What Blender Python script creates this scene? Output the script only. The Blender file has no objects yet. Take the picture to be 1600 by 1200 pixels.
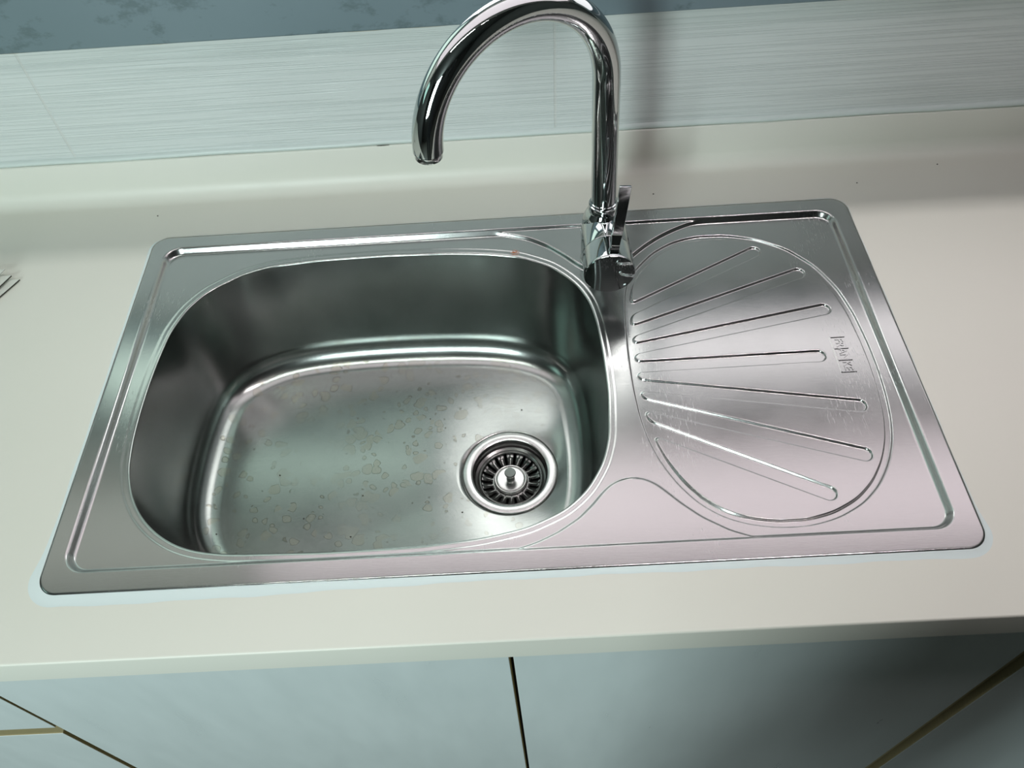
import bpy, bmesh, math, random
import numpy as np
from mathutils import Vector, Matrix
random.seed(7)
D = bpy.data
SC = bpy.context.scene
COL = SC.collection
R = math.radians

# ---------------------------------------------------------------- camera
cam_d = D.cameras.new('camera'); cam = D.objects.new('camera', cam_d); COL.objects.link(cam)
cam_d.sensor_width = 36.0; cam_d.lens = 36.0 * 1259.36 / 1600.0
cam_d.clip_start = 0.02; cam_d.clip_end = 30
cam.location = (0.02823, -0.53521, 0.67638)
cam.rotation_euler = (0.645223, 0.049328, -0.031850)
SC.camera = cam

# ---------------------------------------------------------------- light
SC.view_settings.view_transform = 'Standard'
SC.view_settings.look = 'None'
SC.view_settings.exposure = 0.0
SC.view_settings.gamma = 1.0
SC.view_settings.use_curve_mapping = False
w = D.worlds.new('world'); SC.world = w; w.use_nodes = True
w.node_tree.nodes['Background'].inputs[0].default_value = (0.55, 0.65, 0.62, 1)
w.node_tree.nodes['Background'].inputs[1].default_value = 0.10

def area(name, loc, target, sx, sy, power, color):
    l = D.lights.new(name, 'AREA'); l.shape = 'RECTANGLE'; l.size = sx; l.size_y = sy
    l.energy = power; l.color = color
    o = D.objects.new(name, l); COL.objects.link(o); o.location = loc
    o.rotation_euler = (Vector(target) - Vector(loc)).to_track_quat('-Z', 'Y').to_euler()
    return o
area('ceiling_tube_light', (0.62, -0.40, 1.52), (0.62, -0.40, 0), 0.8, 0.05, 7.5, (1.0, 0.90, 0.92))
area('ceiling_tube_light', (-0.35, -0.40, 1.52), (-0.35, -0.40, 0), 0.8, 0.05, 4.2, (0.93, 1.0, 0.93))
area('doorway_daylight', (-0.92, -2.35, 0.80), (-0.2, 0.1, 0.3), 0.62, 1.40, 54, (0.84, 1.0, 0.98))
area('side_window_daylight', (-1.85, -0.35, 0.80), (0.0, 0.0, 0.0), 0.5, 0.6, 1.2, (0.60, 1.0, 0.88))

# ---------------------------------------------------------------- helpers
def tag(o, label=None, cat=None, group=None, kind=None):
    if label: o['label'] = label
    if cat: o['category'] = cat
    if group: o['group'] = group
    if kind: o['kind'] = kind
    return o
def empty(name, loc, label, cat, group=None):
    o = D.objects.new(name, None); COL.objects.link(o); o.location = loc; o.empty_display_size = .02
    return tag(o, label, cat, group)
def link(name, me, mat=None, parent=None):
    o = D.objects.new(name, me); COL.objects.link(o)
    if mat: me.materials.append(mat)
    if parent:
        o.parent = parent
        o.matrix_parent_inverse = Matrix.Translation(-parent.location)   # parts are written in world coordinates
    return o
def mesh(name, verts, faces, mat=None, parent=None, smooth=False):
    me = D.meshes.new(name); me.from_pydata([tuple(v) for v in verts], [], [tuple(f) for f in faces]); me.validate(); me.update()
    if smooth: me.polygons.foreach_set('use_smooth', [True] * len(me.polygons))
    return link(name, me, mat, parent)
def from_bm(name, bm, mat, parent=None, smooth=False):
    bmesh.ops.recalc_face_normals(bm, faces=bm.faces[:])
    me = D.meshes.new(name); bm.to_mesh(me); bm.free()
    if smooth: me.polygons.foreach_set('use_smooth', [True] * len(me.polygons))
    return link(name, me, mat, parent)
def box_bm(bm, x0, x1, y0, y1, z0, z1):
    r = bmesh.ops.create_cube(bm, size=1.0)
    for v in r['verts']:
        v.co = Vector(((x0 + x1) / 2 + v.co.x * (x1 - x0), (y0 + y1) / 2 + v.co.y * (y1 - y0), (z0 + z1) / 2 + v.co.z * (z1 - z0)))
    return r['verts']
def box(name, x0, x1, y0, y1, z0, z1, mat, parent=None, bev=0.0, seg=3):
    bm = bmesh.new(); box_bm(bm, x0, x1, y0, y1, z0, z1)
    if bev: bmesh.ops.bevel(bm, geom=bm.edges[:], offset=bev, segments=seg, affect='EDGES', profile=.5)
    return from_bm(name, bm, mat, parent, smooth=False)
def lathe(name, prof, M, mat, parent=None, n=64, closed=False):
    """profile (r, h) turned round the local Z axis, placed by matrix M"""
    vs, fs = [], []
    for r, h in prof:
        for k in range(n):
            a = 2 * math.pi * k / n
            vs.append(M @ Vector((r * math.cos(a), r * math.sin(a), h)))
    m = len(prof)
    for i in range(m - 1 + (1 if closed else 0)):
        j = (i + 1) % m
        for k in range(n):
            k2 = (k + 1) % n
            fs.append((i * n + k, i * n + k2, j * n + k2, j * n + k))
    if not closed:
        if prof[0][0] > 1e-6 and prof[0][0] < 0.1: pass
    bm = bmesh.new()
    me = D.meshes.new('t'); me.from_pydata([tuple(v) for v in vs], [], fs); bm.from_mesh(me); D.meshes.remove(me)
    bmesh.ops.remove_doubles(bm, verts=bm.verts[:], dist=1e-6)
    o = from_bm(name, bm, mat, parent, smooth=True)
    sharp(o, 35)
    return o
def sharp(o, deg=35):
    me = o.data
    try: me.set_sharp_from_angle(angle=R(deg))
    except Exception: pass
def tube(name, P, rad, mat, parent=None, n=40, cap=True):
    P = [Vector(p) for p in P]; m = len(P)
    T = [((P[min(i + 1, m - 1)] - P[max(i - 1, 0)]).normalized()) for i in range(m)]
    up = Vector((0.31, -0.95, 0.02)); up = (up - T[0] * up.dot(T[0])).normalized()
    vs, fs = [], []
    for i in range(m):
        up = (up - T[i] * up.dot(T[i])).normalized(); s = T[i].cross(up)
        r = rad[i] if hasattr(rad, '__len__') else rad
        for k in range(n):
            a = 2 * math.pi * k / n
            vs.append(P[i] + (up * math.cos(a) + s * math.sin(a)) * r)
    for i in range(m - 1):
        for k in range(n):
            k2 = (k + 1) % n
            fs.append((i * n + k, i * n + k2, (i + 1) * n + k2, (i + 1) * n + k))
    if cap: fs.append(tuple(range(n))[::-1]); fs.append(tuple(range((m - 1) * n, m * n)))
    bm = bmesh.new(); me = D.meshes.new('t'); me.from_pydata([tuple(v) for v in vs], [], fs); bm.from_mesh(me); D.meshes.remove(me)
    o = from_bm(name, bm, mat, parent, smooth=True); sharp(o, 40)
    return o

# ---------------------------------------------------------------- materials
class NT:
    def __init__(s, name):
        s.m = D.materials.new(name); s.m.use_nodes = True; s.t = s.m.node_tree; s.n = s.t.nodes
        s.b = s.n['Principled BSDF']
    def add(s, t, **k):
        n = s.n.new(t)
        for a, v in k.items(): setattr(n, a, v)
        return n
    def L(s, a, b): s.t.links.new(a, b)
    def coords(s, scale=(1, 1, 1), loc=(0, 0, 0)):
        g = s.add('ShaderNodeNewGeometry'); m = s.add('ShaderNodeMapping')
        m.inputs['Scale'].default_value = scale; m.inputs['Location'].default_value = loc
        s.L(g.outputs['Position'], m.inputs['Vector']); return m.outputs['Vector']
    def noise(s, vec, scale, detail=3, rough=.5, dist=0):
        n = s.add('ShaderNodeTexNoise'); n.inputs['Scale'].default_value = scale; n.inputs['Detail'].default_value = detail
        n.inputs['Roughness'].default_value = rough; n.inputs['Distortion'].default_value = dist
        s.L(vec, n.inputs['Vector']); return n.outputs['Fac']
    def ramp(s, f, pts):
        r = s.add('ShaderNodeValToRGB'); e = r.color_ramp.elements
        while len(e) < len(pts): e.new(.5)
        for i, (p, c) in enumerate(pts):
            e[i].position = p; e[i].color = (c if hasattr(c, '__len__') else (c, c, c)) + (1,) if hasattr(c, '__len__') else (c, c, c, 1)
        s.L(f, r.inputs['Fac']); return r.outputs['Color']
    def math(s, op, a, b=None, c=None):
        n = s.add('ShaderNodeMath', operation=op)
        for i, v in enumerate((a, b, c)):
            if v is None: continue
            if hasattr(v, 'default_value') or hasattr(v, 'is_output'): s.L(v, n.inputs[i])
            else: n.inputs[i].default_value = v
        return n.outputs[0]
    def mix(s, f, a, b):
        n = s.add('ShaderNodeMix', data_type='RGBA')
        for i, v in ((0, f), (6, a), (7, b)):
            if hasattr(v, 'is_output'): s.L(v, n.inputs[i])
            elif i == 0: n.inputs[0].default_value = v
            else: n.inputs[i].default_value = tuple(v) + (1,)
        return n.outputs[2]
    def bump(s, h, dist=.001, st=1.0, prev=None):
        n = s.add('ShaderNodeBump'); n.inputs['Distance'].default_value = dist; n.inputs['Strength'].default_value = st
        s.L(h, n.inputs['Height'])
        if prev: s.L(prev, n.inputs['Normal'])
        return n.outputs['Normal']
    def set(s, **k):
        for a, v in k.items():
            i = s.b.inputs[a.replace('_', ' ')]
            if hasattr(v, 'is_output'): s.L(v, i)
            elif hasattr(v, '__len__') and len(v) == 3: i.default_value = tuple(v) + (1,)
            else: i.default_value = v
        return s.m
def simple(name, col, rough=.5, metal=0.0, **k):
    t = NT(name); return t.set(Base_Color=col, Roughness=rough, Metallic=metal, **k)
def blob(t, centre, rad):
    """1 inside a soft ball round a point in the place"""
    g = t.add('ShaderNodeNewGeometry'); d = t.add('ShaderNodeVectorMath', operation='DISTANCE')
    t.L(g.outputs['Position'], d.inputs[0]); d.inputs[1].default_value = centre
    return t.ramp(t.math('DIVIDE', d.outputs['Value'], rad), [(0.35, 1.0), (1.0, 0.0)])

def steel(name, base=(.50, .50, .495), rough=.21, stains=False, rust=False, scratch=True):
    t = NT(name)
    grain = t.noise(t.coords((6, 260, 260)), 8, 3, .6)
    cloud = t.noise(t.coords(), 14, 4, .6)
    fine = t.noise(t.coords(), 420, 2, .6)
    col = t.mix(cloud, [c * .90 for c in base], [min(1, c * 1.06) for c in base])
    rg = t.math('ADD', t.math('MULTIPLY', grain, .08), t.math('MULTIPLY_ADD', cloud, .12, rough - .10))
    nrm = t.bump(grain, .00006, .35)
    nrm = t.bump(fine, .00005, .35, nrm)
    if scratch:
        ma = None
        for i, (rx, sc) in enumerate((((0, 0, .35), (900, 80, 900)), ((0, 0, -.6), (800, 70, 800)), ((0, 0, 1.5), (1000, 90, 1000)))):
            g = t.add('ShaderNodeNewGeometry'); m = t.add('ShaderNodeMapping'); m.inputs['Rotation'].default_value = rx; m.inputs['Scale'].default_value = sc
            t.L(g.outputs['Position'], m.inputs['Vector'])
            n = t.ramp(t.noise(m.outputs['Vector'], 1.2, 1, .4), [(.70, 0.0), (.74, 1.0)])
            ma = n if ma is None else t.math('MAXIMUM', ma, n)
        patch = t.ramp(t.noise(t.coords((1, 1, 1), (3, 1, 0)), 9, 2), [(.54, 0.0), (.68, 1.0)])
        ma = t.math('MULTIPLY', ma, patch)
        col = t.mix(t.math('MULTIPLY', ma, .30), col, (.86, .86, .86))
        rg = t.math('MULTIPLY_ADD', ma, .18, rg)
    if stains:
        # dried water marks: flat-bottomed blotches with a darker outline
        wv = t.noise(t.coords((1, 1, 0)), 55, 2, .5)
        wob = t.add('ShaderNodeVectorMath', operation='MULTIPLY_ADD')
        g = t.add('ShaderNodeNewGeometry'); nn = t.add('ShaderNodeTexNoise'); nn.inputs['Scale'].default_value = 45
        t.L(g.outputs['Position'], nn.inputs['Vector']); t.L(nn.outputs['Color'], wob.inputs[0]); wob.inputs[1].default_value = (.02, .012, 0); t.L(g.outputs['Position'], wob.inputs[2])
        v = t.add('ShaderNodeTexVoronoi'); v.inputs['Scale'].default_value = 80; v.inputs['Randomness'].default_value = 1
        t.L(wob.outputs[0], v.inputs['Vector'])
        cell = t.add('ShaderNodeSeparateColor'); t.L(v.outputs['Color'], cell.inputs[0])
        rad = t.math('MULTIPLY', t.math('POWER', cell.outputs[0], 1.5), .72)
        dd = t.math('SUBTRACT', rad, v.outputs['Distance'])
        fill = t.ramp(dd, [(0.0, 0.0), (.03, 1.0)])
        ring = t.ramp(dd, [(0.0, 0.0), (.015, 1.0), (.05, 1.0), (.07, 0.0)])
        mask = t.ramp(t.noise(t.coords((1, 1, 0), (.4, .2, 0)), 7, 2), [(.36, 0.15), (.50, 1.0)])
        # most marks lie on the left half of the floor
        sx = t.add('ShaderNodeSeparateXYZ'); g2 = t.add('ShaderNodeNewGeometry'); t.L(g2.outputs['Position'], sx.inputs[0])
        side = t.ramp(t.math('MULTIPLY_ADD', sx.outputs[0], -2.2, .35), [(.15, .05), (.6, 1.0)])
        low = t.ramp(t.math('MULTIPLY_ADD', sx.outputs[2], -50, -7.2), [(.1, .0), (.5, 1.0)])
        mask = t.math('MULTIPLY', t.math('MULTIPLY', mask, side), low)
        fi = t.math('MULTIPLY', fill, mask); ri = t.math('MULTIPLY', ring, mask)
        col = t.mix(t.math('MULTIPLY', fi, .45), col, (.33, .31, .25))
        col = t.mix(t.math('MULTIPLY', ri, .55), col, (.13, .135, .12))
        rg = t.math('MULTIPLY_ADD', fi, .03, rg)
    if rust:
        b = t.math('MAXIMUM', blob(t, (0.0205, 0.1800, -.0082), .0065), blob(t, (.1020, -.1860, -.006), .0025))
        b = t.math('MAXIMUM', b, blob(t, (.0905, -.1795, -.006), .0015))
        b = t.math('MULTIPLY', b, t.ramp(t.noise(t.coords(), 500, 2), [(.40, 0.0), (.55, 1.0)]))
        col = t.mix(b, col, (.34, .085, .012)); rg = t.math('MULTIPLY_ADD', b, .3, rg)
        t.L(t.math('SUBTRACT', 1.0, b), t.b.inputs['Metallic'])
        return t.set(Base_Color=col, Roughness=rg, Normal=nrm)
    return t.set(Base_Color=col, Roughness=rg, Metallic=1.0, Normal=nrm)

M_DECK = steel('brushed_steel', rust=True)
M_BOWL = steel('bowl_steel', base=(.34, .357, .345), rough=.21, stains=True, scratch=False)  # base darker than the deck steel, putting the bowl's shade into its colour
M_RING = steel('drain_steel', base=(.58, .58, .57), rough=.24, scratch=False)
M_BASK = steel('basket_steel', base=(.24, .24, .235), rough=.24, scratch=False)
M_CHROME = simple('chrome', (.50, .53, .53), .045, 1.0)
M_AER = simple('aerator_metal', (.55, .56, .55), .14, 1.0)
M_DARK = simple('dark_pipe', (.012, .014, .013), .5)
M_PIN = simple('dark_pin_metal', (.16, .18, .17), .35, 1.0)
M_SEAL = simple('silicone', (.66, .74, .74), .25)
t = NT('solid_surface')
c = t.mix(t.noise(t.coords(), 3, 3), (.655, .665, .59), (.71, .69, .635))
M_TOP = t.set(Base_Color=c, Roughness=t.math('MULTIPLY_ADD', t.noise(t.coords(), 22, 4), .10, .40))
t = NT('door_laminate')
sm = t.noise(t.coords((3, 1, .7)), 9, 4, .6)
c = t.mix(sm, (.55, .61, .615), (.63, .69, .695))
M_DOOR = t.set(Base_Color=c, Roughness=t.math('MULTIPLY_ADD', sm, .18, .22))
t = NT('cabinet_board')
c = t.mix(t.noise(t.coords((1, 1, 30)), 8, 3), (.36, .31, .17), (.50, .43, .26))
M_BOARD = t.set(Base_Color=c, Roughness=.5)
M_GAP = simple('cabinet_inside', (.02, .02, .018), .8)

# wall tiles: finely ridged, joints every 605 mm
t = NT('ridged_tile')
g = t.add('ShaderNodeNewGeometry'); s = t.add('ShaderNodeSeparateXYZ'); t.L(g.outputs['Position'], s.inputs[0])
n1 = t.ramp(t.noise(t.coords((4, 1, 760), (0, 0, 0)), 1.0, 1, .5), [(.36, 0.0), (.50, 1.0)])
n2 = t.noise(t.coords((2, 1, 120), (4, 0, 1)), 1.0, 2, .5)
hgt = t.math('ADD', t.math('MULTIPLY', n1, .8), t.math('MULTIPLY', n2, .3))
jx = t.math('ABSOLUTE', t.math('SUBTRACT', t.math('FRACT', t.math('DIVIDE', t.math('SUBTRACT', s.outputs[0], .0795 - .3025 - 6.05), .605)), .5))
joint = t.ramp(t.math('MULTIPLY', jx, .605 / .003), [(.35, 1.0), (.55, 0.0)])
jz = t.math('ABSOLUTE', t.math('SUBTRACT', t.math('FRACT', t.math('DIVIDE', t.math('SUBTRACT', s.outputs[2], .062 - .15 - 3.0), .30)), .5))
joint = t.math('MAXIMUM', joint, t.ramp(t.math('MULTIPLY', jz, .30 / .003), [(.35, 1.0), (.55, 0.0)]))
c = t.mix(t.ramp(hgt, [(.15, 0.0), (.95, 1.0)]), (.565, .605, .597), (.62, .655, .645))
c = t.mix(joint, c, (.60, .62, .60))
hh = t.math('SUBTRACT', hgt, t.math('MULTIPLY', joint, .8))
M_TILE = t.set(Base_Color=c, Roughness=.38, Normal=t.bump(hh, .0009, .55))
M_CAULK = simple('white_caulk', (.58, .64, .62), .4)
M_MORTAR = simple('beige_mortar', (.42, .40, .33), .8)
# stained metal window rail
t = NT('stained_rail')
sp = t.ramp(t.noise(t.coords((1, 1, 1.6)), 13, 5, .7, .0), [(.54, 0.0), (.62, 1.0)])
low = t.noise(t.coords(), 4, 3)
c = t.mix(low, (.13, .19, .21), (.19, .25, .28))
c = t.mix(t.math('MULTIPLY', sp, .5), c, (.07, .105, .11))
M_RAIL = t.set(Base_Color=c, Roughness=.45, Metallic=.2)
M_WALL = simple('room_paint', (.05, .054, .05), .8)
M_CEIL = simple('ceiling_paint', (.04, .043, .04), .8)
M_FLOOR = simple('floor_tile', (.07, .07, .06), .5)
M_PAPER = simple('paper', (.62, .63, .58), .6)
M_PAGE_SHADE = simple('page_shadow_line', (.03, .028, .022), .7)  # black side faces paint in the shadow lines between pages
M_CRUMB = simple('crumb', (.05, .045, .035), .8)
def pane_mat(name, col, st):
    t = NT(name); return t.set(Base_Color=(.5, .5, .5), Roughness=.5, Emission_Color=col, Emission_Strength=st)
M_PANE_L = pane_mat('frosted_pane_left', (.68, .90, .77), 1.25)
M_PANE_R = pane_mat('frosted_pane_right', (1.0, .95, .97), 1.5)
M_PANE_M = pane_mat('frosted_pane_middle', (1.0, 1.0, .97), 4.2)
M_PANEL = pane_mat('fill_diffuser', (1.0, .86, .92), 1.2)
M_PANEL2 = pane_mat('fill_diffuser_left', (.95, .98, .88), .40)
M_WCAB = simple('wall_cabinet_paint', (.30, .31, .29), .5)

# ---------------------------------------------------------------- room
Z_F, Z_C = -0.86, 1.55
WY = 0.3215
X0, X1, Y0 = -1.9, 1.9, -2.6
def struct(o): return tag(o, kind='structure')
# back wall with a window opening
ox0, ox1, oz0, oz1 = -0.80, 1.20, 0.285, 0.585
bm = bmesh.new()
xs = [X0, ox0, ox1, X1]; zs = [Z_F, oz0, oz1, Z_C]
for i in range(3):
    for j in range(3):
        if i == 1 and j == 1: continue
        box_bm(bm, xs[i], xs[i + 1], WY, WY + .14, zs[j], zs[j + 1])
bmesh.ops.remove_doubles(bm, verts=bm.verts[:], dist=1e-5)
struct(from_bm('wall_back', bm, M_TILE))
struct(box('wall_left', X0 - .1, X0, Y0, WY, Z_F, Z_C, M_WALL))
struct(box('wall_right', X1, X1 + .1, Y0, WY, Z_F, Z_C, M_WALL))
struct(box('wall_rear', X0, X1, Y0 - .1, Y0, Z_F, Z_C, M_WALL))
struct(box('ceiling', X0, X1, Y0, WY + .14, Z_C, Z_C + .1, M_CEIL))
struct(box('floor', X0, X1, Y0, WY + .14, Z_F - .1, Z_F, M_FLOOR))
# window: rail, frame, panes
wn = D.objects.new('window_1', None); COL.objects.link(wn); wn.location = (0, WY, oz0); tag(wn, kind='structure')
def wpart(*a, **k): return box(*a, **k)
box('bottom_rail', X0 + .01, X1 - .01, WY - .018, WY, .2150, .2840, M_RAIL, wn, bev=.002)
box('window_frame', ox0, ox0 + .04, WY + .03, WY + .08, oz0, oz1, M_RAIL, wn, bev=.002)
box('window_frame', ox1 - .04, ox1, WY + .03, WY + .08, oz0, oz1, M_RAIL, wn, bev=.002)
box('window_frame', -.16, -.12, WY + .03, WY + .08, oz0, oz1, M_RAIL, wn, bev=.002)
box('window_frame', ox0, ox1, WY + .03, WY + .08, oz0, oz0 + .045, M_RAIL, wn, bev=.002)
box('window_frame', ox0, ox1, WY + .03, WY + .08, oz1 - .045, oz1, M_RAIL, wn, bev=.002)
box('pane', ox0 + .04, -.16, WY + .05, WY + .056, oz0 + .045, oz1 - .045, M_PANE_L, wn)
box('window_frame', .22, .26, WY + .03, WY + .08, oz0 + .045, oz1 - .045, M_RAIL, wn)
box('pane', -.12, .22, WY + .05, WY + .056, oz0 + .045, oz1 - .045, M_PANE_M, wn)
box('pane', .26, ox1 - .04, WY + .05, WY + .056, oz0 + .045, oz1 - .045, M_PANE_R, wn)
bm = bmesh.new(); nb = 160; vv = []
for i in range(nb + 1):
    x = X0 + .01 + (X1 - X0 - .02) * i / nb; hgt_ = .0016 + .0011 * math.sin(x * 19) * math.sin(x * 7.3) + .0006 * math.sin(x * 83)
    vv.append([bm.verts.new((x, y, z)) for y, z in ((WY - .0002, .2155), (WY - .014, .2155), (WY - .013, .2149 - max(.0002, hgt_)), (WY - .0002, .2147 - max(.0002, hgt_)))])
for a_, b_ in zip(vv[:-1], vv[1:]):
    for k_ in range(4): bm.faces.new([a_[k_], b_[k_], b_[(k_ + 1) % 4], a_[(k_ + 1) % 4]])
bm.faces.new(vv[0]); bm.faces.new(vv[-1][::-1])
from_bm('mortar_line', bm, M_MORTAR, wn)
# caulk bead between upstand and tiles
pts = []
N = 8
vs, fs = [], []
prof = [(WY + .001, .0545)] + [(WY - .0045 * math.sin(math.pi * k / N) ** .7 if k not in (0, N) else WY + .0005, .0560 + .0090 * k / N) for k in range(N + 1)]
xsn = np.linspace(X0, X1, 190)
for x in xsn:
    for (y, z) in prof:
        f = 1 + .10 * math.sin(x * 23) + .06 * math.sin(x * 61)
        vs.append((x, WY + (y - WY) * f, z + .0003 * math.sin(x * 31)))
m = len(prof)
for i in range(len(xsn) - 1):
    for j in range(m - 1): fs.append((i * m + j, i * m + j + 1, (i + 1) * m + j + 1, (i + 1) * m + j))
struct(mesh('trim_1', vs, fs, M_CAULK, smooth=True))

# ---------------------------------------------------------------- worktop (front edge, deck, cove, upstand: one moulded piece)
ZT = -0.0012
UY = 0.3165                     # face of the upstand
prof = [(-.297, -.0415), (-.297, ZT - .0022)]
for k in range(1, 6):
    a = R(90 * k / 5); prof.append((-.297 + .0022 * (1 - math.cos(a)), ZT - .0022 + .0022 * math.sin(a)))
prof += [(-.2190, ZT), (.2205, ZT), (.262, ZT)]
rc = .020
for k in range(0, 13):
    a = R(90 * k / 12); prof.append((UY - rc + rc * math.sin(a), ZT + rc - rc * math.cos(a)))
prof += [(UY, .0545), (UY + .0006, .0560), (UY + .0020, .0570), (WY - .0005, .0570), (WY - .0005, -.0415), (.2205, -.0415), (-.2190, -.0415)]
xb = [X0 + .002, -.4175, .4155, X1 - .002]
vs = [(x, y, z) for x in xb for (y, z) in prof]; m = len(prof); fs = []
for i in range(3):
    for j in range(m):
        j2 = (j + 1) % m
        a, b = prof[j], prof[j2]
        if i == 1 and {a[0], b[0]} == {-.2190, .2205}: continue
        fs.append((i * m + j, i * m + j2, (i + 1) * m + j2, (i + 1) * m + j))
it, ib = prof.index((-.2190, ZT)), prof.index((-.2190, -.0415)); jt, jb = prof.index((.2205, ZT)), prof.index((.2205, -.0415))
for i in (1, 2): fs.append((i * m + it, i * m + jt, i * m + jb, i * m + ib))
fs.append((m + it, 2 * m + it, 2 * m + ib, m + ib)); fs.append((m + jt, 2 * m + jt, 2 * m + jb, m + jb))
fs.append(tuple(range(m))); fs.append(tuple(3 * m + k for k in range(m)))
bm = bmesh.new(); me = D.meshes.new('t'); me.from_pydata(vs, [], fs); bm.from_mesh(me)
top = from_bm('worktop', bm, M_TOP, smooth=True); sharp(top, 30)
tag(top, 'long cream worktop with a curved upstand against the tiled wall, holding the steel sink', 'worktop')

# ---------------------------------------------------------------- cabinets
DY0, DY1 = -.2850, -.2670
def cabinet(x0, x1, label, doors):
    e = empty('base_cabinet', ((x0 + x1) / 2, 0, Z_F + .10), label, 'cabinet')
    b = bmesh.new()
    box_bm(b, x0, x0 + .018, -.265, .30, -.76, -.0425); box_bm(b, x1 - .018, x1, -.265, .30, -.76, -.0425)
    box_bm(b, x0 + .018, x1 - .018, -.265, .30, -.76, -.742); box_bm(b, x0 + .018, x1 - .018, .29, .30, -.742, -.0425)
    from_bm('body', b, M_BOARD, e)
    b = bmesh.new(); box_bm(b, x0, x1, -.20, .17, Z_F + .001, -.76)
    from_bm('plinth', b, M_GAP, e)
    return e
cs = cabinet(-.5135, .5005, 'white sink cabinet with two flat doors, under the sink', 2)
box('divider', -.012, .008, -.2660, -.2600, -.74, -.0430, M_GAP, cs)
box('door', -.5110, -.0042, DY0, DY1, -.755, -.0440, M_DOOR, cs, bev=.0008)
box('door', .0000, .4975, DY0, DY1, -.755, -.0440, M_DOOR, cs, bev=.0008)
cl = cabinet(-1.115, -.5155, 'white drawer cabinet left of the sink cabinet, wood-toned gap between its fronts', 1)
box('drawer', -1.112, -.5155, DY0, DY1, -.2400, -.0440, M_DOOR, cl, bev=.0008)
box('drawer', -1.112, -.5195, DY0, DY1, -.5000, -.2640, M_DOOR, cl, bev=.0008)
box('drawer', -1.112, -.5195, DY0, DY1, -.7550, -.5240, M_DOOR, cl, bev=.0008)
box('finger_rail', -1.115, -.5180, -.2665, -.2600, -.29, -.22, M_BOARD, cl)
cr = cabinet(.5020, 1.102, 'white cabinet right of the sink cabinet, edged by a pale upright strip', 1)
box('filler_strip', .5020, .5175, -.2760, -.2655, -.755, -.0440, M_BOARD, cr)
box('door', .5200, 1.098, DY0, DY1, -.755, -.0440, M_DOOR, cr, bev=.0008)

# wall cabinets over the window, with unseen lamps added below to brighten the steel
wc = empty('wall_cabinet', (0, .16, .60), 'pale wall cabinet hung over the window', 'cabinet')
box('body', -1.2, 1.5, -.012, WY - .001, .600, 1.45, M_WCAB, wc)
for k_ in range(6): box('door', -1.2 + .45 * k_ + .002, -1.2 + .45 * (k_ + 1) - .002, -.030, -.013, .600, 1.45, M_WCAB, wc, bev=.0008)
lp = empty('under_cabinet_fill_lamp', (.35, .13, .585), 'unseen flat fill lamp added under the wall cabinet to brighten the steel', 'lamp')
box('housing', -.46, 1.02, .02, .26, .590, .5995, M_WCAB, lp)
box('diffuser', -.45, 1.01, .03, .25, .586, .590, M_PANEL, lp)

lq = empty('under_cabinet_fill_lamp', (-.73, .13, .585), 'unseen dimmer fill lamp added under the left part of the wall cabinet', 'lamp')
box('housing', -1.15, -.47, .02, .26, .590, .5995, M_WCAB, lq)
box('diffuser', -1.14, -.48, .03, .25, .586, .590, M_PANEL2, lq)

# ---------------------------------------------------------------- sink: pressed top
# all pressing curves in millimetres, centre of the sink = origin
def smooth_closed(pts, sig, n=420):
    P = np.array(pts, float); Q = np.vstack([P, P[:1]]); s = np.r_[0, np.cumsum(np.hypot(*np.diff(Q, axis=0).T))]
    u = np.linspace(0, s[-1], n, endpoint=False); S = np.c_[np.interp(u, s, Q[:, 0]), np.interp(u, s, Q[:, 1])]
    k = np.fft.fftfreq(n, d=s[-1] / n); g = np.exp(-.5 * (2 * np.pi * k * sig) ** 2)
    return np.c_[np.fft.ifft(np.fft.fft(S[:, 0]) * g).real, np.fft.ifft(np.fft.fft(S[:, 1]) * g).real]
RIM = smooth_closed([(-386, 45), (-381.5, 85), (-370, 118), (-349.7, 146), (-311.4, 171.9), (-278.1, 183.4), (-211.5, 189.5), (-138.0, 190.6), (-59.8, 188), (-15, 183.4), (25, 175.2), (63.9, 155.1), (84.3, 133.3), (96.2, 115.8), (105.5, 92), (110.5, 60), (112.6, 15.9), (112.7, -35.8), (107.5, -92), (98.5, -122), (80.5, -151.5), (57.7, -172), (20.7, -188.6), (-24.0, -197.5), (-83.2, -202.2), (-172.1, -203.3), (-262.1, -200.6), (-292.7, -196), (-316, -187.8), (-338.5, -173), (-357.5, -154), (-372.5, -130), (-383.2, -99), (-387.6, -63.4), (-388.8, -28.5), (-388.2, 10)], 9)
OUT = smooth_closed([(144.5, 103), (141.2, 75), (139.2, 45), (137.7, 9.7), (137.7, -33.4), (139.9, -70.2), (144.6, -98), (153.0, -124.3), (166.1, -150.2), (183.4, -173), (204.4, -188.6), (226.4, -197), (251.6, -201.4), (280.6, -201.4), (308.6, -194.8), (335.8, -181), (356.5, -161.9), (372.8, -138.0), (383.8, -113.1), (390.5, -86.8), (394.6, -55.2), (396.4, -21.9), (396.0, 13.1), (393, 55), (385.5, 93), (369.3, 130.5), (343.1, 161.5), (310, 181), (276, 190.4), (240, 191), (212, 184), (184.6, 167), (160.5, 140), (149, 120)], 8)
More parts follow.
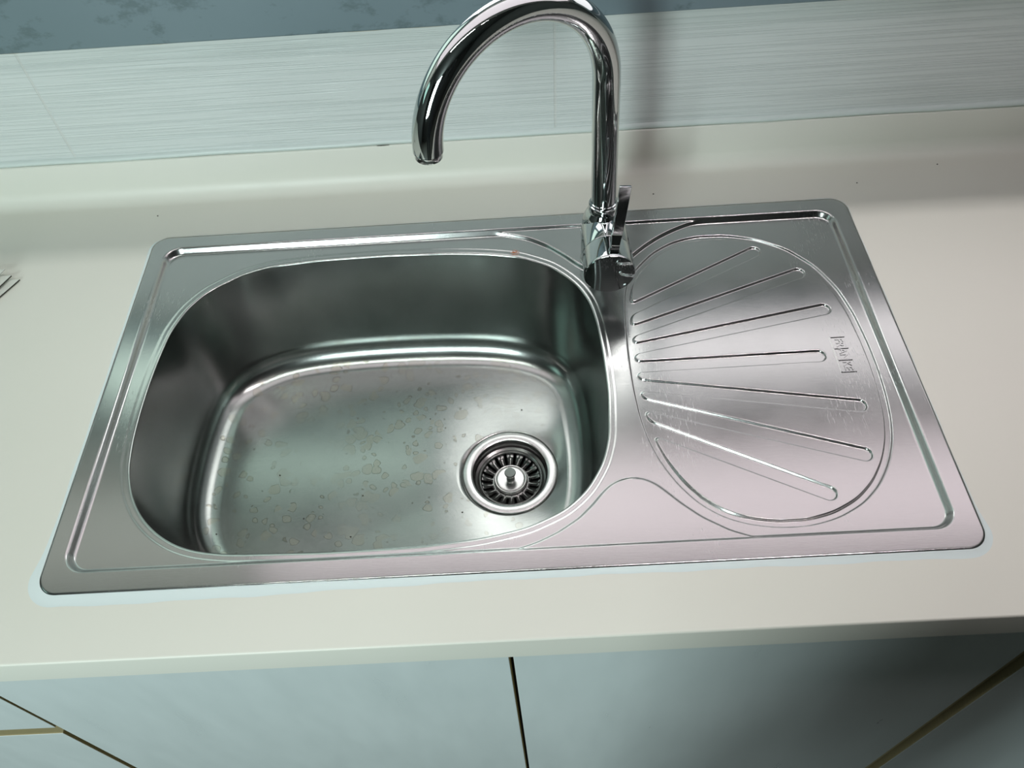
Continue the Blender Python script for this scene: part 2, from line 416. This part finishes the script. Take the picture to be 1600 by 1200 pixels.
def fine(pts, sig=5, n=160):
    P = np.array(pts, float); s = np.r_[0, np.cumsum(np.hypot(*np.diff(P, axis=0).T))]
    u = np.linspace(0, s[-1], n); S = np.c_[np.interp(u, s, P[:, 0]), np.interp(u, s, P[:, 1])]
    h = s[-1] / n; k = int(3 * sig / h) + 1; ker = np.exp(-.5 * (np.arange(-k, k + 1) * h / sig) ** 2); ker /= ker.sum()
    out = []
    for c in (0, 1):
        a = S[:, c]; a = np.r_[2 * a[0] - a[k:0:-1], a, 2 * a[-1] - a[-2:-k - 2:-1]]; out.append(np.convolve(a, ker, 'valid'))
    return np.c_[out[0], out[1]]
# platforms left at half height: behind and round the tap, and at the front between bowl and drainer
TT = fine([(-90, 222), (-30, 219), (0, 211), (20, 205), (38, 198.5), (59, 184.5), (79, 165.5), (92, 150.5), (103, 141), (114, 134), (128, 130.5), (142, 135), (152, 147), (160.5, 158.5), (178.6, 175), (196, 188), (214, 198.5), (235, 208), (262, 214), (290, 219), (320, 224)], 5)
TT = np.vstack([TT, [(320, 260), (-90, 260)]])
TB = fine([(-90, -221), (-40, -217), (-4.8, -211.1), (11.6, -208.2), (27.4, -203.3), (47.1, -194.3), (67.7, -181.0), (82.1, -167.0), (92.4, -154.8), (101.2, -146.8), (111.6, -141.6), (122.3, -139.6), (134.4, -141.6), (145.8, -148), (155.7, -158.0), (167, -170.5), (184, -186), (207.4, -201), (229.1, -209.5), (255, -215), (290, -220)], 4)
TB = np.vstack([TB, [(290, -260), (-90, -260)]])
def sdf_poly(P, X, Y):
    """signed distance to a closed polygon, negative inside"""
    x = X.ravel(); y = Y.ravel(); out = np.empty_like(x); a = P; b = np.roll(P, -1, 0)
    for s in range(0, len(x), 60000):
        px = x[s:s + 60000, None]; py = y[s:s + 60000, None]
        ex, ey = (b - a).T; wx = px - a[:, 0]; wy = py - a[:, 1]
        tt = np.clip((wx * ex + wy * ey) / (ex * ex + ey * ey + 1e-12), 0, 1)
        d2 = ((wx - tt * ex) ** 2 + (wy - tt * ey) ** 2).min(1)
        c = (a[:, 1] <= py) != (b[:, 1] <= py)
        xi = a[:, 0] + (py - a[:, 1]) * ex / np.where(np.abs(ey) < 1e-12, 1e-12, ey)
        ins = (np.sum(c & (px < xi), 1) % 2) == 1
        out[s:s + 60000] = np.sqrt(d2) * np.where(ins, -1, 1)
    return out.reshape(X.shape)
def sdf_rr(X, Y, x0, x1, y0, y1, r):
    qx = np.abs(X - (x0 + x1) / 2) - (x1 - x0) / 2 + r; qy = np.abs(Y - (y0 + y1) / 2) - (y1 - y0) / 2 + r
    return np.hypot(np.maximum(qx, 0), np.maximum(qy, 0)) + np.minimum(np.maximum(qx, qy), 0) - r
def F(u): return np.where(u < 0, 0, np.where(u < 1, u * u / 2, u - .5))
def ramp(t, e=.22): return (F(t + e) - F(t - e)) / (2 * e)
def smax(a, b, k):
    h = np.maximum(k - np.abs(a - b), 0) / k; return np.maximum(a, b) + h * h * k / 4
OX, OY = 430.0, 235.4
step = 0.65
gx = np.arange(-OX - 1, OX + 1.01, step); gy = np.arange(-OY - 1, OY + 1.01, step)
X, Y = np.meshgrid(gx, gy)
S_out = sdf_rr(X, Y, -OX, OX, -OY, OY, 20)
S_rim = sdf_poly(RIM, X, Y)
S_rec = sdf_rr(X, Y, -413.5, 411.5, -215.0, 216.5, 23)
S_o = np.full(X.shape, 50.0); sel = (X > 125) & (X < 410) & (Y > -215) & (Y < 205)
S_o[sel] = sdf_poly(OUT, X[sel][None], Y[sel][None])[0]
S_tt = np.full(X.shape, 30.0); sel = (X > -95) & (X < 325) & (Y > 118)
S_tt[sel] = sdf_poly(TT, X[sel][None], Y[sel][None])[0]
S_tb = np.full(X.shape, 30.0); sel = (X > -95) & (X < 295) & (Y < -125)
S_tb[sel] = sdf_poly(TB, X[sel][None], Y[sel][None])[0]
CH = [((155, 81.3), (304.6, 158.6)), ((155, 49.2), (347.3, 119.2)), ((155, 22.6), (361.5, 62.0)), ((155, -4.3), (339.2, -3.4)), ((155, -30.6), (363, -69.9)), ((155, -57.0), (351.4, -127.6)), ((155, -86.4), (306.2, -168.0))]
S_ch = np.full(X.shape, 60.0)
for (ax, ay), (bx, by) in CH:
    dx, dy = bx - ax, by - ay; l = math.hypot(dx, dy); ax -= dx / l * 40; ay -= dy / l * 40; dx, dy = bx - ax, by - ay
    tt = np.clip(((X - ax) * dx + (Y - ay) * dy) / (dx * dx + dy * dy), 0, 1)
    S_ch = np.minimum(S_ch, np.hypot(X - ax - tt * dx, Y - ay - tt * dy) - 7.4)
S_pan = smax(S_o + 7.2, -S_ch, 7)
H1, H2 = 7.8, 3.4
zrec = -H1 * ramp((-S_rec - 1.4) / 4.4, .34)
zhalf = -H2 * ramp((-S_rec - 1.0) / 2.4, .3)
plat = np.minimum(S_tt, S_tb)
k = ramp((plat + 3.2) / 2.6, .3)          # 0 on the platform, 1 on the deck
Z = zhalf + (zrec - zhalf) * k
gut = ramp((-S_o) / 1.1, .28)
pan = ramp((-S_pan + .5) / 1.0, .25)
Z = Z - 2.6 * gut * (1 - pan)
Z = Z - .55 * ramp((7.0 - S_rim) / 2.0, .4)                    # shallow seat round the bowl
Z = Z - .35 * (np.clip(1 - S_rim / 2.2, 0, 1)) ** 2
Z = Z - 1.25 * (np.clip(1 + S_out / 2.2, 0, 1)) ** 2           # rolled outer edge
Z_RIM = -(H1 + .55 + .35)
# keep everything between outer edge and bowl; snap the boundary vertices onto the two curves
keepv = (S_out < 0) & (S_rim > 0)
q = keepv[:-1, :-1] | keepv[1:, :-1] | keepv[:-1, 1:] | keepv[1:, 1:]
ny, nx = X.shape
gyo, gxo = np.gradient(S_out, step); gyr, gxr = np.gradient(S_rim, step)
Xs = X.copy(); Ys = Y.copy()
for S, ga, gb, sg in ((S_out, gxo, gyo, 1), (S_rim, gxr, gyr, -1)):
    m_ = (S * sg > 0); nn = np.hypot(ga, gb) + 1e-9
    Xs = np.where(m_, Xs - S * ga / nn, Xs); Ys = np.where(m_, Ys - S * gb / nn, Ys)
idx = -np.ones(X.size, int)
qi, qj = np.nonzero(q); a = qi * nx + qj
quads = np.c_[a, a + 1, a + nx + 1, a + nx]
used = np.unique(quads); idx[used] = np.arange(len(used))
quads = idx[quads]
co = np.c_[Xs.ravel()[used], Ys.ravel()[used], Z.ravel()[used]] * .001
me = D.meshes.new('drainer_top')
me.vertices.add(len(co)); me.vertices.foreach_set('co', co.ravel())
me.loops.add(quads.size); me.loops.foreach_set('vertex_index', quads.ravel().astype(np.int32))
me.polygons.add(len(quads)); me.polygons.foreach_set('loop_start', np.arange(0, quads.size, 4, dtype=np.int32))
me.polygons.foreach_set('use_smooth', np.ones(len(quads), bool))
me.update(calc_edges=True)
def edge_band(o):
    me = o.data; me.materials.append(M_BOARD)
    for p_ in me.polygons:
        if abs(p_.normal.y) < .5: p_.material_index = 1
for o in list(D.objects):
    if (o.name.startswith('door') or o.name.startswith('drawer')) and o.parent and o.parent.name.startswith('base_cabinet'): edge_band(o)
sink = empty('sink', (0, 0, 0), 'stainless steel inset sink with one bowl and a fan-grooved drainer on the right', 'sink')
link('drainer_top', me, M_DECK, sink)
# outer skirt of the rolled edge
n_ = 64; sk = []
for cx, cy, a0 in ((OX - 20, OY - 20, 0), (-OX + 20, OY - 20, 90), (-OX + 20, -OY + 20, 180), (OX - 20, -OY + 20, 270)):
    for j in range(13):
        a = R(a0 + 90 * j / 12); sk.append((cx + 20 * math.cos(a), cy + 20 * math.sin(a)))
vs = []; L_ = len(sk)
for (x, y) in sk: vs.append((x * .001, y * .001, -.00120))
for (x, y) in sk: vs.append((x * .001 * .99985, y * .001 * .99985, -.00121))
mesh('edge_skirt', vs, [(i, (i + 1) % L_, L_ + (i + 1) % L_, L_ + i) for i in range(L_)], M_DECK, sink, smooth=True)

# bowl: walls lofted down from the rim curve, floor falling to the drain
P = RIM.copy(); n = len(P)
Tn = np.roll(P, -1, 0) - np.roll(P, 1, 0); Tn /= np.hypot(*Tn.T)[:, None]
ar = .5 * np.sum(P[:, 0] * np.roll(P[:, 1], -1) - np.roll(P[:, 0], -1) * P[:, 1])
Nn = np.c_[-Tn[:, 1], Tn[:, 0]] * (1 if ar > 0 else -1)      # inward
DR = np.array([0.3, -33.2])
P2 = smooth_closed(P, 26, n)
sh = int(np.argmin(np.hypot(*(P2 - P[0]).T))); P2 = np.roll(P2, -sh, 0)
T2 = np.roll(P2, -1, 0) - np.roll(P2, 1, 0); T2 /= np.hypot(*T2.T)[:, None]
N2 = np.c_[-T2[:, 1], T2[:, 0]] * (1 if ar > 0 else -1)
off = np.sum((P - P2) * N2, 1)                               # how far the rim stands outside its smoothed course
PB = P2 + N2 * off[:, None]
rings = []
def inset(d, z):
    u = np.clip((Z_RIM - z - 1) / 70.0, 0, 1) ** 1.0; u = u * u * (3 - 2 * u)
    Q = P * (1 - u) + (P2 + N2 * np.mean(off)) * u + (Nn * (1 - u) + N2 * u) * (d[:, None] if hasattr(d, '__len__') else d); rings.append(np.c_[Q, np.full(n, z)])
lip = 2.0
for j in range(0, 7):
    a = R(90 * j / 6); inset(-.8 + (lip + .8) * math.sin(a) if j else -.8, Z_RIM + .12 - lip * (1 - math.cos(a)))
zf = -158.0; fr = 32.0
wallin = 13.0 + 20.0 * np.clip(-N2[:, 1], 0, 1) ** 1.6
for j in range(1, 25):
    t_ = j / 24; inset(lip + (wallin - lip) * t_, Z_RIM - lip + (zf + fr - (Z_RIM - lip)) * t_)
for j in range(1, 17):
    a = R(88 * j / 16); inset(wallin + fr * (1 - math.cos(a)), zf + fr - fr * math.sin(a))
last = rings[-1]
rel = last[:, :2] - DR; rr_ = np.hypot(*rel.T); un = rel / rr_[:, None]
zb = last[0, 2]; RH = 58.0; ZD = -164.6
for j in range(1, 41):
    t_ = j / 40; r_ = rr_ * (1 - t_) + RH * t_
    zz = zb + (ZD - zb) * t_ ** 1.0 * 1.0
    rings.append(np.c_[DR + un * r_[:, None], np.full(n, zz)])
for r_, z_ in ((57.5, ZD - .9), (56.9, ZD - 1.6), (54, ZD - 1.8), (50, ZD - 3)):
    rings.append(np.c_[DR + un * r_, np.full(n, z_)])
V = np.vstack(rings) * .001; fs = []
for i in range(len(rings) - 1):
    for j in range(n):
        j2 = (j + 1) % n; fs.append((i * n + j, i * n + j2, (i + 1) * n + j2, (i + 1) * n + j))
if ar < 0: fs = [f[::-1] for f in fs]
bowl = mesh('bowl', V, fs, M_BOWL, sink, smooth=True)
# drain flange and pipe
DC = Matrix.Translation((.0003, -.0332, 0))
fl = [(.0566, ZD * .001 - .0016), (.0568, ZD * .001 + .0004), (.0562, ZD * .001 + .0011), (.0555, ZD * .001 + .0013), (.0480, ZD * .001 + .0011), (.0470, ZD * .001 + .0008), (.0455, ZD * .001 - .0000)]
cup = [(.0455, ZD * .001), (.0446, ZD * .001 - .0012), (.0443, ZD * .001 - .0025), (.0438, ZD * .001 - .010), (.0430, ZD * .001 - .0125), (.0392, ZD * .001 - .0145), (.0390, ZD * .001 - .030)]
lathe('drain_cup', cup, DC, M_BASK, sink, n=96)  # steel darker than the flange paints in the recess wall's dark reflection
lathe('drain_flange', fl, DC, M_RING, sink, n=96)
lathe('waste_pipe', [(.0388, -.180), (.0385, -.225), (.0001, -.226)], DC, M_DARK, sink, n=64)

# raised maker's mark: three boxes with two letters each
def text_mesh(body, size):
    cu = D.curves.new('t', 'FONT'); cu.body = body; cu.size = size; cu.extrude = .0006; cu.offset = size * .004; cu.align_x = 'CENTER'; cu.align_y = 'CENTER'
    o = D.objects.new('t', cu); COL.objects.link(o); bpy.context.view_layer.update()
    me = D.meshes.new_from_object(o.evaluated_get(bpy.context.evaluated_depsgraph_get())); D.objects.remove(o)
    return me
bmL = bmesh.new()
zl = -.00780
cxL = .3645; y0L, y1L = .0205, -.0270; seg = (y0L - y1L) / 3
for i, s_ in enumerate(('FR', 'AN', 'KE')):
    cy = y0L - seg * (i + .5); me = text_mesh(s_, .0118)
    me.transform(Matrix.Translation((cxL + .0008, cy, zl)) @ Matrix.Rotation(R(-90), 4, 'Z') @ Matrix.Diagonal((.92, 1.02, 1, 1)))
    bmL.from_mesh(me)
for i in range(4):
    yy = y0L - seg * i; box_bm(bmL, cxL - .0075, cxL + .0085, yy - .00045, yy + .00045, zl - .0003, zl + .0009)
box_bm(bmL, cxL - .0079, cxL - .0070, y1L, y0L, zl - .0003, zl + .0009)
bmL_o = from_bm('embossed_logo', bmL, M_DECK, sink)

# sealant squeezed out round the sink edge, widest along the front
vs, fs = [], []; rows = 7
per = []
for (x, y) in sk: per.append((x, y))
def dense(per, h=8):
    o = []
    for i in range(len(per)):
        a = np.array(per[i]); b = np.array(per[(i + 1) % len(per)]); k_ = max(1, int(np.hypot(*(b - a)) / h))
        for j in range(k_): o.append(a + (b - a) * j / k_)
    return np.array(o)
dp = dense(per); n2 = len(dp); Tn = np.roll(dp, -1, 0) - np.roll(dp, 1, 0); Tn /= np.hypot(*Tn.T)[:, None]; No = np.c_[Tn[:, 1], -Tn[:, 0]]
for i in range(n2):
    x, y = dp[i]
    front = 1 / (1 + math.exp((y + 205) / 8)); left = 1 / (1 + math.exp((x + 425) / 2))
    wd = 1.3 + front * (5.0 + 5.5 / (1 + math.exp((x + 170) / 60)) + 1.5 * (x > 0) * x / 430) + left * 2.2 * (1 - front) + .5 * math.sin(x * .05 + y * .08) + .35 * math.sin(x * .13)
    for j in range(rows):
        u = j / (rows - 1)
        hz = (-.35 - .85 * u ** 1.2) if j < rows - 1 else -1.12
        vs.append(((x + No[i, 0] * (wd * u - .25)) * .001, (y + No[i, 1] * (wd * u - .25)) * .001, (hz - .35 * math.sin(math.pi * u) * .5) * .001 - .00003))
for i in range(n2):
    for j in range(rows - 1):
        i2 = (i + 1) % n2; fs.append((i * rows + j, i * rows + j + 1, i2 * rows + j + 1, i2 * rows + j))
bm = bmesh.new(); me = D.meshes.new('t'); me.from_pydata(vs, [], fs); bm.from_mesh(me)
so = from_bm('sealant', bm, M_SEAL, sink, smooth=True); so['label'] = 'pale bluish silicone bead round the steel rim'

# ---------------------------------------------------------------- strainer basket (lifts out)
ZB = -.1770
bk = empty('strainer_basket', (.0003, -.0332, ZB - .015), 'small round steel strainer basket with slots, sitting in the sink drain', 'strainer')
lathe('basket_rim', [(.0388, ZB - .002), (.0388, ZB + .0004), (.0381, ZB + .0009), (.0374, ZB + .0004), (.0374, ZB - .002)], DC, M_RING, bk, n=96)
bm = bmesh.new(); NS = 18; pr = [(.0376, ZB - .001), (.0360, ZB - .0055), (.0335, ZB - .0085), (.0245, ZB - .0105), (.0195, ZB - .0085)]
sub = 6
for s_ in range(NS):
    a0 = 2 * math.pi * (s_ + .5) / NS - .002
    da = 2 * math.pi / NS
    for i in range(len(pr) - 1):
        (r0, z0), (r1, z1) = pr[i], pr[i + 1]
        # the slot narrows the web between r .0355 and .0235
        open_ = i in (1, 2)
        w_ = .0030
        for j in range(sub):
            def pt(r, z, u, op=open_):
                half = da / 2 - ((w_ / 2) / r if op else 0)
                a = a0 + (-half + 2 * half * u)
                return bm.verts.new((r * math.cos(a) + .0003, r * math.sin(a) - .0332, z))
            f = bm.faces.new([pt(r0, z0, j / sub), pt(r0, z0, (j + 1) / sub), pt(r1, z1, (j + 1) / sub), pt(r1, z1, j / sub)])
bmesh.ops.remove_doubles(bm, verts=bm.verts[:], dist=2e-5)
bo = from_bm('basket', bm, M_BASK, bk, smooth=True)
md = bo.modifiers.new('thick', 'SOLIDIFY'); md.thickness = .0007
lathe('basket_hub', [(.0196, ZB - .009), (.0196, ZB - .0040), (.0190, ZB - .0033), (.0182, ZB - .0033), (.0176, ZB - .0036), (.0170, ZB - .0046), (.0164, ZB - .0036), (.0158, ZB - .0034), (.0155, ZB - .0034), (.0065, ZB - .0034), (.0001, ZB - .0034)], DC, M_RING, bk, n=64)
pin = lathe('pull_pin', [(.0052, ZB - .0034), (.0050, ZB - .001), (.0042, ZB + .002), (.0044, ZB + .006), (.0066, ZB + .0085), (.0070, ZB + .0105), (.0064, ZB + .0118), (.0001, ZB + .0121)], DC, M_PIN, bk, n=40)
pin['label'] = 'dark round-headed pin'

# ---------------------------------------------------------------- tap
FX, FY, FZ = .1225, .158, -.0033
tap = empty('faucet', (FX, FY, FZ), 'chrome swan-neck mixer tap with a side lever, standing behind the sink bowl', 'faucet')
TM = Matrix.Translation((FX, FY, 0))
lathe('tap_body', [(.0245, FZ), (.0245, FZ + .0012), (.0238, FZ + .002), (.0238, .046), (.0236, .052), (.0228, .058), (.0212, .0640), (.0192, .0685), (.0172, .0715), (.0166, .0730), (.0001, .0730)], TM, M_CHROME, tap, n=96)
lathe('collar', [(.0150, .0725), (.0165, .0728), (.0168, .0740), (.0168, .0800), (.0163, .0812), (.0150, .0816), (.0150, .0842), (.0135, .0846)], TM, M_CHROME, tap, n=80)
az = 3.6988; RR = .098; ZCc = .236; end = 3.09; lx, ly = -.024, -.0044
d_ = (math.cos(az), math.sin(az)); pts = []
for z in np.linspace(.078, ZCc, 30)[:-1]: pts.append((FX, FY, z))
for a in np.linspace(0, end, 90): pts.append((FX + d_[0] * RR * (1 - math.cos(a)), FY + d_[1] * RR * (1 - math.cos(a)), ZCc + RR * math.sin(a)))
pts = [(x + lx * (z - .075), y + ly * (z - .075), z) for x, y, z in pts]
tube('spout', pts, .01365, M_CHROME, tap, n=64)
e_ = Vector(pts[-1]); dr = (Vector(pts[-1]) - Vector(pts[-3])).normalized()
AM = Matrix.Translation(e_) @ dr.to_track_quat('Z', 'Y').to_matrix().to_4x4()
aer = lathe('aerator', [(.0118, -.001), (.0118, .0004), (.0115, .0006), (.0115, .0012), (.0123, .0016), (.0123, .0064), (.0119, .0070), (.0100, .0071), (.0094, .0050), (.0001, .0050)], AM, M_AER, tap, n=64)
# cartridge housing and handle: axis points to the front of the worktop, a little to the right
hc = Vector((FX + .0005, FY, .0440)); ax_ = Vector((.005, -1.0, -.02)).normalized()
HM = Matrix.Translation(hc) @ ax_.to_track_quat('Z', 'Y').to_matrix().to_4x4()
rh = .0282
lathe('cartridge_housing', [(.0001, .004), (.0262, .004), (.0270, .0405), (.0266, .0412), (.0260, .0414), (.0001, .0414)], HM, M_CHROME, tap, n=96)
hd = lathe('handle', [(.0001, .0418), (.0264, .0418), (.0272, .0424), (.0276, .0450), (rh, .0700), (.0281, .0722), (.0272, .0734), (.0120, .0741), (.0001, .0742)], HM, M_CHROME, tap, n=96)
# lever blade: neck from the handle's top, a kink, then a flat bar rising
hb = hc + ax_ * .066
path = [(hb.x + .0030 + dx, hb.y + dy, hb.z + dz) for dx, dy, dz in ((.0005, 0, .0255), (.0012, .0002, .032), (.0020, .0010, .037), (.0028, .0035, .0425), (.0036, .0052, .048), (.0058, .0080, .066), (.0080, .0106, .085), (.0100, .0130, .1035))]
wid = [.0125, .0100, .0095, .0105, .0118, .0122, .0124, .0125]; th = [.0060, .0050, .0048, .0046, .0042, .0038, .0036, .0034]
bm = bmesh.new(); ringsv = []
for i, p_ in enumerate(path):
    p_ = Vector(p_); tn = (Vector(path[min(i + 1, len(path) - 1)]) - Vector(path[max(i - 1, 0)])).normalized()
    sd = Vector((1, .05, -.10)); sd = (sd - tn * sd.dot(tn)).normalized(); nn = tn.cross(sd)
    ringsv.append([bm.verts.new(p_ + sd * (sx * wid[i] / 2) + nn * (sy * th[i] / 2)) for sx, sy in ((-1, -1), (1, -1), (1, 1), (-1, 1))])
for a_, b_ in zip(ringsv[:-1], ringsv[1:]):
    for k_ in range(4): bm.faces.new([a_[k_], a_[(k_ + 1) % 4], b_[(k_ + 1) % 4], b_[k_]])
bm.faces.new(ringsv[0][::-1]); bm.faces.new(ringsv[-1])
lev = from_bm('lever', bm, M_CHROME, None, smooth=True)
lev.parent = hd
md = lev.modifiers.new('bev', 'BEVEL'); md.width = .0007; md.segments = 3; md.limit_method = 'ANGLE'; md.angle_limit = R(40)
sharp(lev, 50)

# ---------------------------------------------------------------- papers at the left edge
pb = empty('folded_leaflet', (-.63, .14, ZT), 'corner of a folded white leaflet on the worktop, at the left edge', 'leaflet')
def sheet(name, quad, z0, z1, lift, mat, th=.0017):
    # quad: far-left, far-right, near-right, near-left; the right edge is lifted, the cut edge is blackened as a shadow line
    vs = []
    for zo in (0, th):
        for k_, (x, y) in enumerate(quad): vs.append((x, y, z0 + zo + (lift if k_ in (1, 2) else 0)))
    o = mesh(name, vs, [(0, 3, 2, 1), (4, 5, 6, 7), (0, 1, 5, 4), (1, 2, 6, 5), (2, 3, 7, 6), (3, 0, 4, 7)], mat, pb)
    o.data.materials.append(M_PAGE_SHADE); o.data.polygons[3].material_index = 1
    return o
sheet('page', [(-.70, .172), (-.5808, .1740), (-.622, .098), (-.72, .090)], ZT + .0001, 0, .0014, M_PAPER)
sheet('page', [(-.70, .176), (-.5890, .1762), (-.622, .105), (-.72, .092)], ZT + .0030, 0, .0036, M_PAPER)
sheet('page', [(-.70, .184), (-.5965, .1830), (-.632, .100), (-.72, .094)], ZT + .0062, 0, .0060, M_PAPER, .0003)

# ---------------------------------------------------------------- crumbs
def crumb(x, y, z, s, label, nrm=None):
    bm = bmesh.new(); bmesh.ops.create_icosphere(bm, subdivisions=1, radius=s)
    for v in bm.verts: v.co = Vector((v.co.x * random.uniform(.8, 1.5) + x, v.co.y * random.uniform(.6, 1.1) + y, v.co.z * .6 + z + s * .45))
    o = from_bm('crumb', bm, M_CRUMB); tag(o, label, 'crumb', 'dark specks lying about'); return o
CR = [(-.4375, .2790, 'tiny dark crumb on the worktop behind the sink\'s back left corner'),
      (.4540, .2620, 'tiny dark crumb on the worktop near the back right corner of the sink'),
      (.1990, .2640, 'tiny dark crumb on the worktop behind the tap, just right of it'),
      (.5630, .2885, 'tiny dark crumb at the upstand\'s foot, near the right edge')]
for x, y, l_ in CR: crumb(x, y, ZT, .0010, l_)

o = crumb(0, 0, 0, .0011, 'thin dark gap in the caulk line, drawn as a dark chip, left of the tap spout')
o.scale = (6.5, .8, .5); o.location = (-.138, UY + .0015, .0568)  # flat dark solid added to draw a gap in the caulk
# dark specks lying in the bowl
from mathutils.bvhtree import BVHTree
bv = BVHTree.FromPolygons([v.co.copy() for v in bowl.data.vertices], [tuple(p_.vertices) for p_ in bowl.data.polygons])
for x, y, l_ in [(-.0986, .0492, 'dark speck on the bowl floor, left of the bright patch behind the strainer'), (-.1759, -.0569, 'dark speck near the middle of the bowl floor'), (.0179, .0553, 'dark speck on the bowl floor, straight behind the strainer'), (-.1857, -.1107, 'dark speck close to the front edge of the bowl, at its middle'),
             (-.2431, -.0844, 'dark speck among the water marks, left front of the bowl floor'), (-.3424, -.1003, 'dark speck in the front left corner of the bowl floor'), (-.0572, -.0851, 'dark speck on the bowl floor just in front and left of the strainer'), (-.2797, -.0242, 'dark speck on the left side of the bowl floor, beside the curved wall')]:
    hit = bv.ray_cast(Vector((x, y, -.02)), Vector((0, 0, -1)))
    o = crumb(x, y, hit[0].z, .0009, l_); o['group'] = 'dark specks on the bowl floor'

# ---------------------------------------------------------------- the person taking the picture, standing at the worktop behind the camera
M_CLOTH = simple('dark_cloth', (.022, .026, .028), .9)
M_SKIN = simple('skin', (.42, .25, .17), .55)
M_HAIR = simple('hair', (.015, .012, .01), .6)
M_PHONE = simple('phone_body', (.015, .015, .017), .3)
def skin_fig(name, pts, edges, mat, parent, root=0, sub=2):
    me = D.meshes.new(name); me.from_pydata([p[:3] for p in pts], edges, []); o = link(name, me, mat, parent)
    o.modifiers.new('skin', 'SKIN')
    for i, p_ in enumerate(pts):
        r = p_[3]; sv = me.skin_vertices[0].data[i]; sv.radius = r if hasattr(r, '__len__') else (r, r); sv.use_root = (i == root)
    md = o.modifiers.new('sub', 'SUBSURF'); md.levels = sub; md.render_levels = sub
    me.polygons.foreach_set('use_smooth', [True] * len(me.polygons))
    md0 = o.modifiers['skin']; md0.use_smooth_shade = True
    return o
pp = empty('person', (.04, -.93, Z_F), 'person in dark clothes standing at the worktop with both arms raised forward', 'person')
px, py, f0 = .04, -.93, Z_F
body = [(px, py, f0 + .92, (.15, .11)), (px, py + .01, f0 + 1.06, (.14, .10)), (px, py + .02, f0 + 1.25, (.16, .11)), (px, py + .03, f0 + 1.38, (.15, .10)), (px, py + .05, f0 + 1.46, .055), (px, py + .08, f0 + 1.53, .055), (px, py + .11, f0 + 1.60, (.075, .09)), (px, py + .12, f0 + 1.68, (.07, .085)),
 (px - .10, py, f0 + .84, .085), (px - .10, py + .01, f0 + .46, .055), (px - .10, py - .02, f0 + .09, .038), (px - .10, py + .13, f0 + .035, .033),
 (px + .10, py, f0 + .84, .085), (px + .10, py + .01, f0 + .46, .055), (px + .10, py - .02, f0 + .09, .038), (px + .10, py + .13, f0 + .035, .033),
 (px - .20, py + .03, f0 + 1.40, .055), (px - .26, py + .08, f0 + 1.20, .042), (px - .17, py + .26, f0 + 1.36, .032), (px - .105, py + .35, f0 + 1.47, .024),
 (px + .20, py + .03, f0 + 1.40, .055), (px + .26, py + .08, f0 + 1.20, .042), (px + .17, py + .26, f0 + 1.36, .032), (px + .075, py + .35, f0 + 1.47, .024)]
eds = [(0, 1), (1, 2), (2, 3), (3, 4), (4, 5), (5, 6), (6, 7), (0, 8), (8, 9), (9, 10), (10, 11), (0, 12), (12, 13), (13, 14), (14, 15), (3, 16), (16, 17), (17, 18), (18, 19), (3, 20), (20, 21), (21, 22), (22, 23)]
skin_fig('body', body, eds, M_CLOTH, pp)
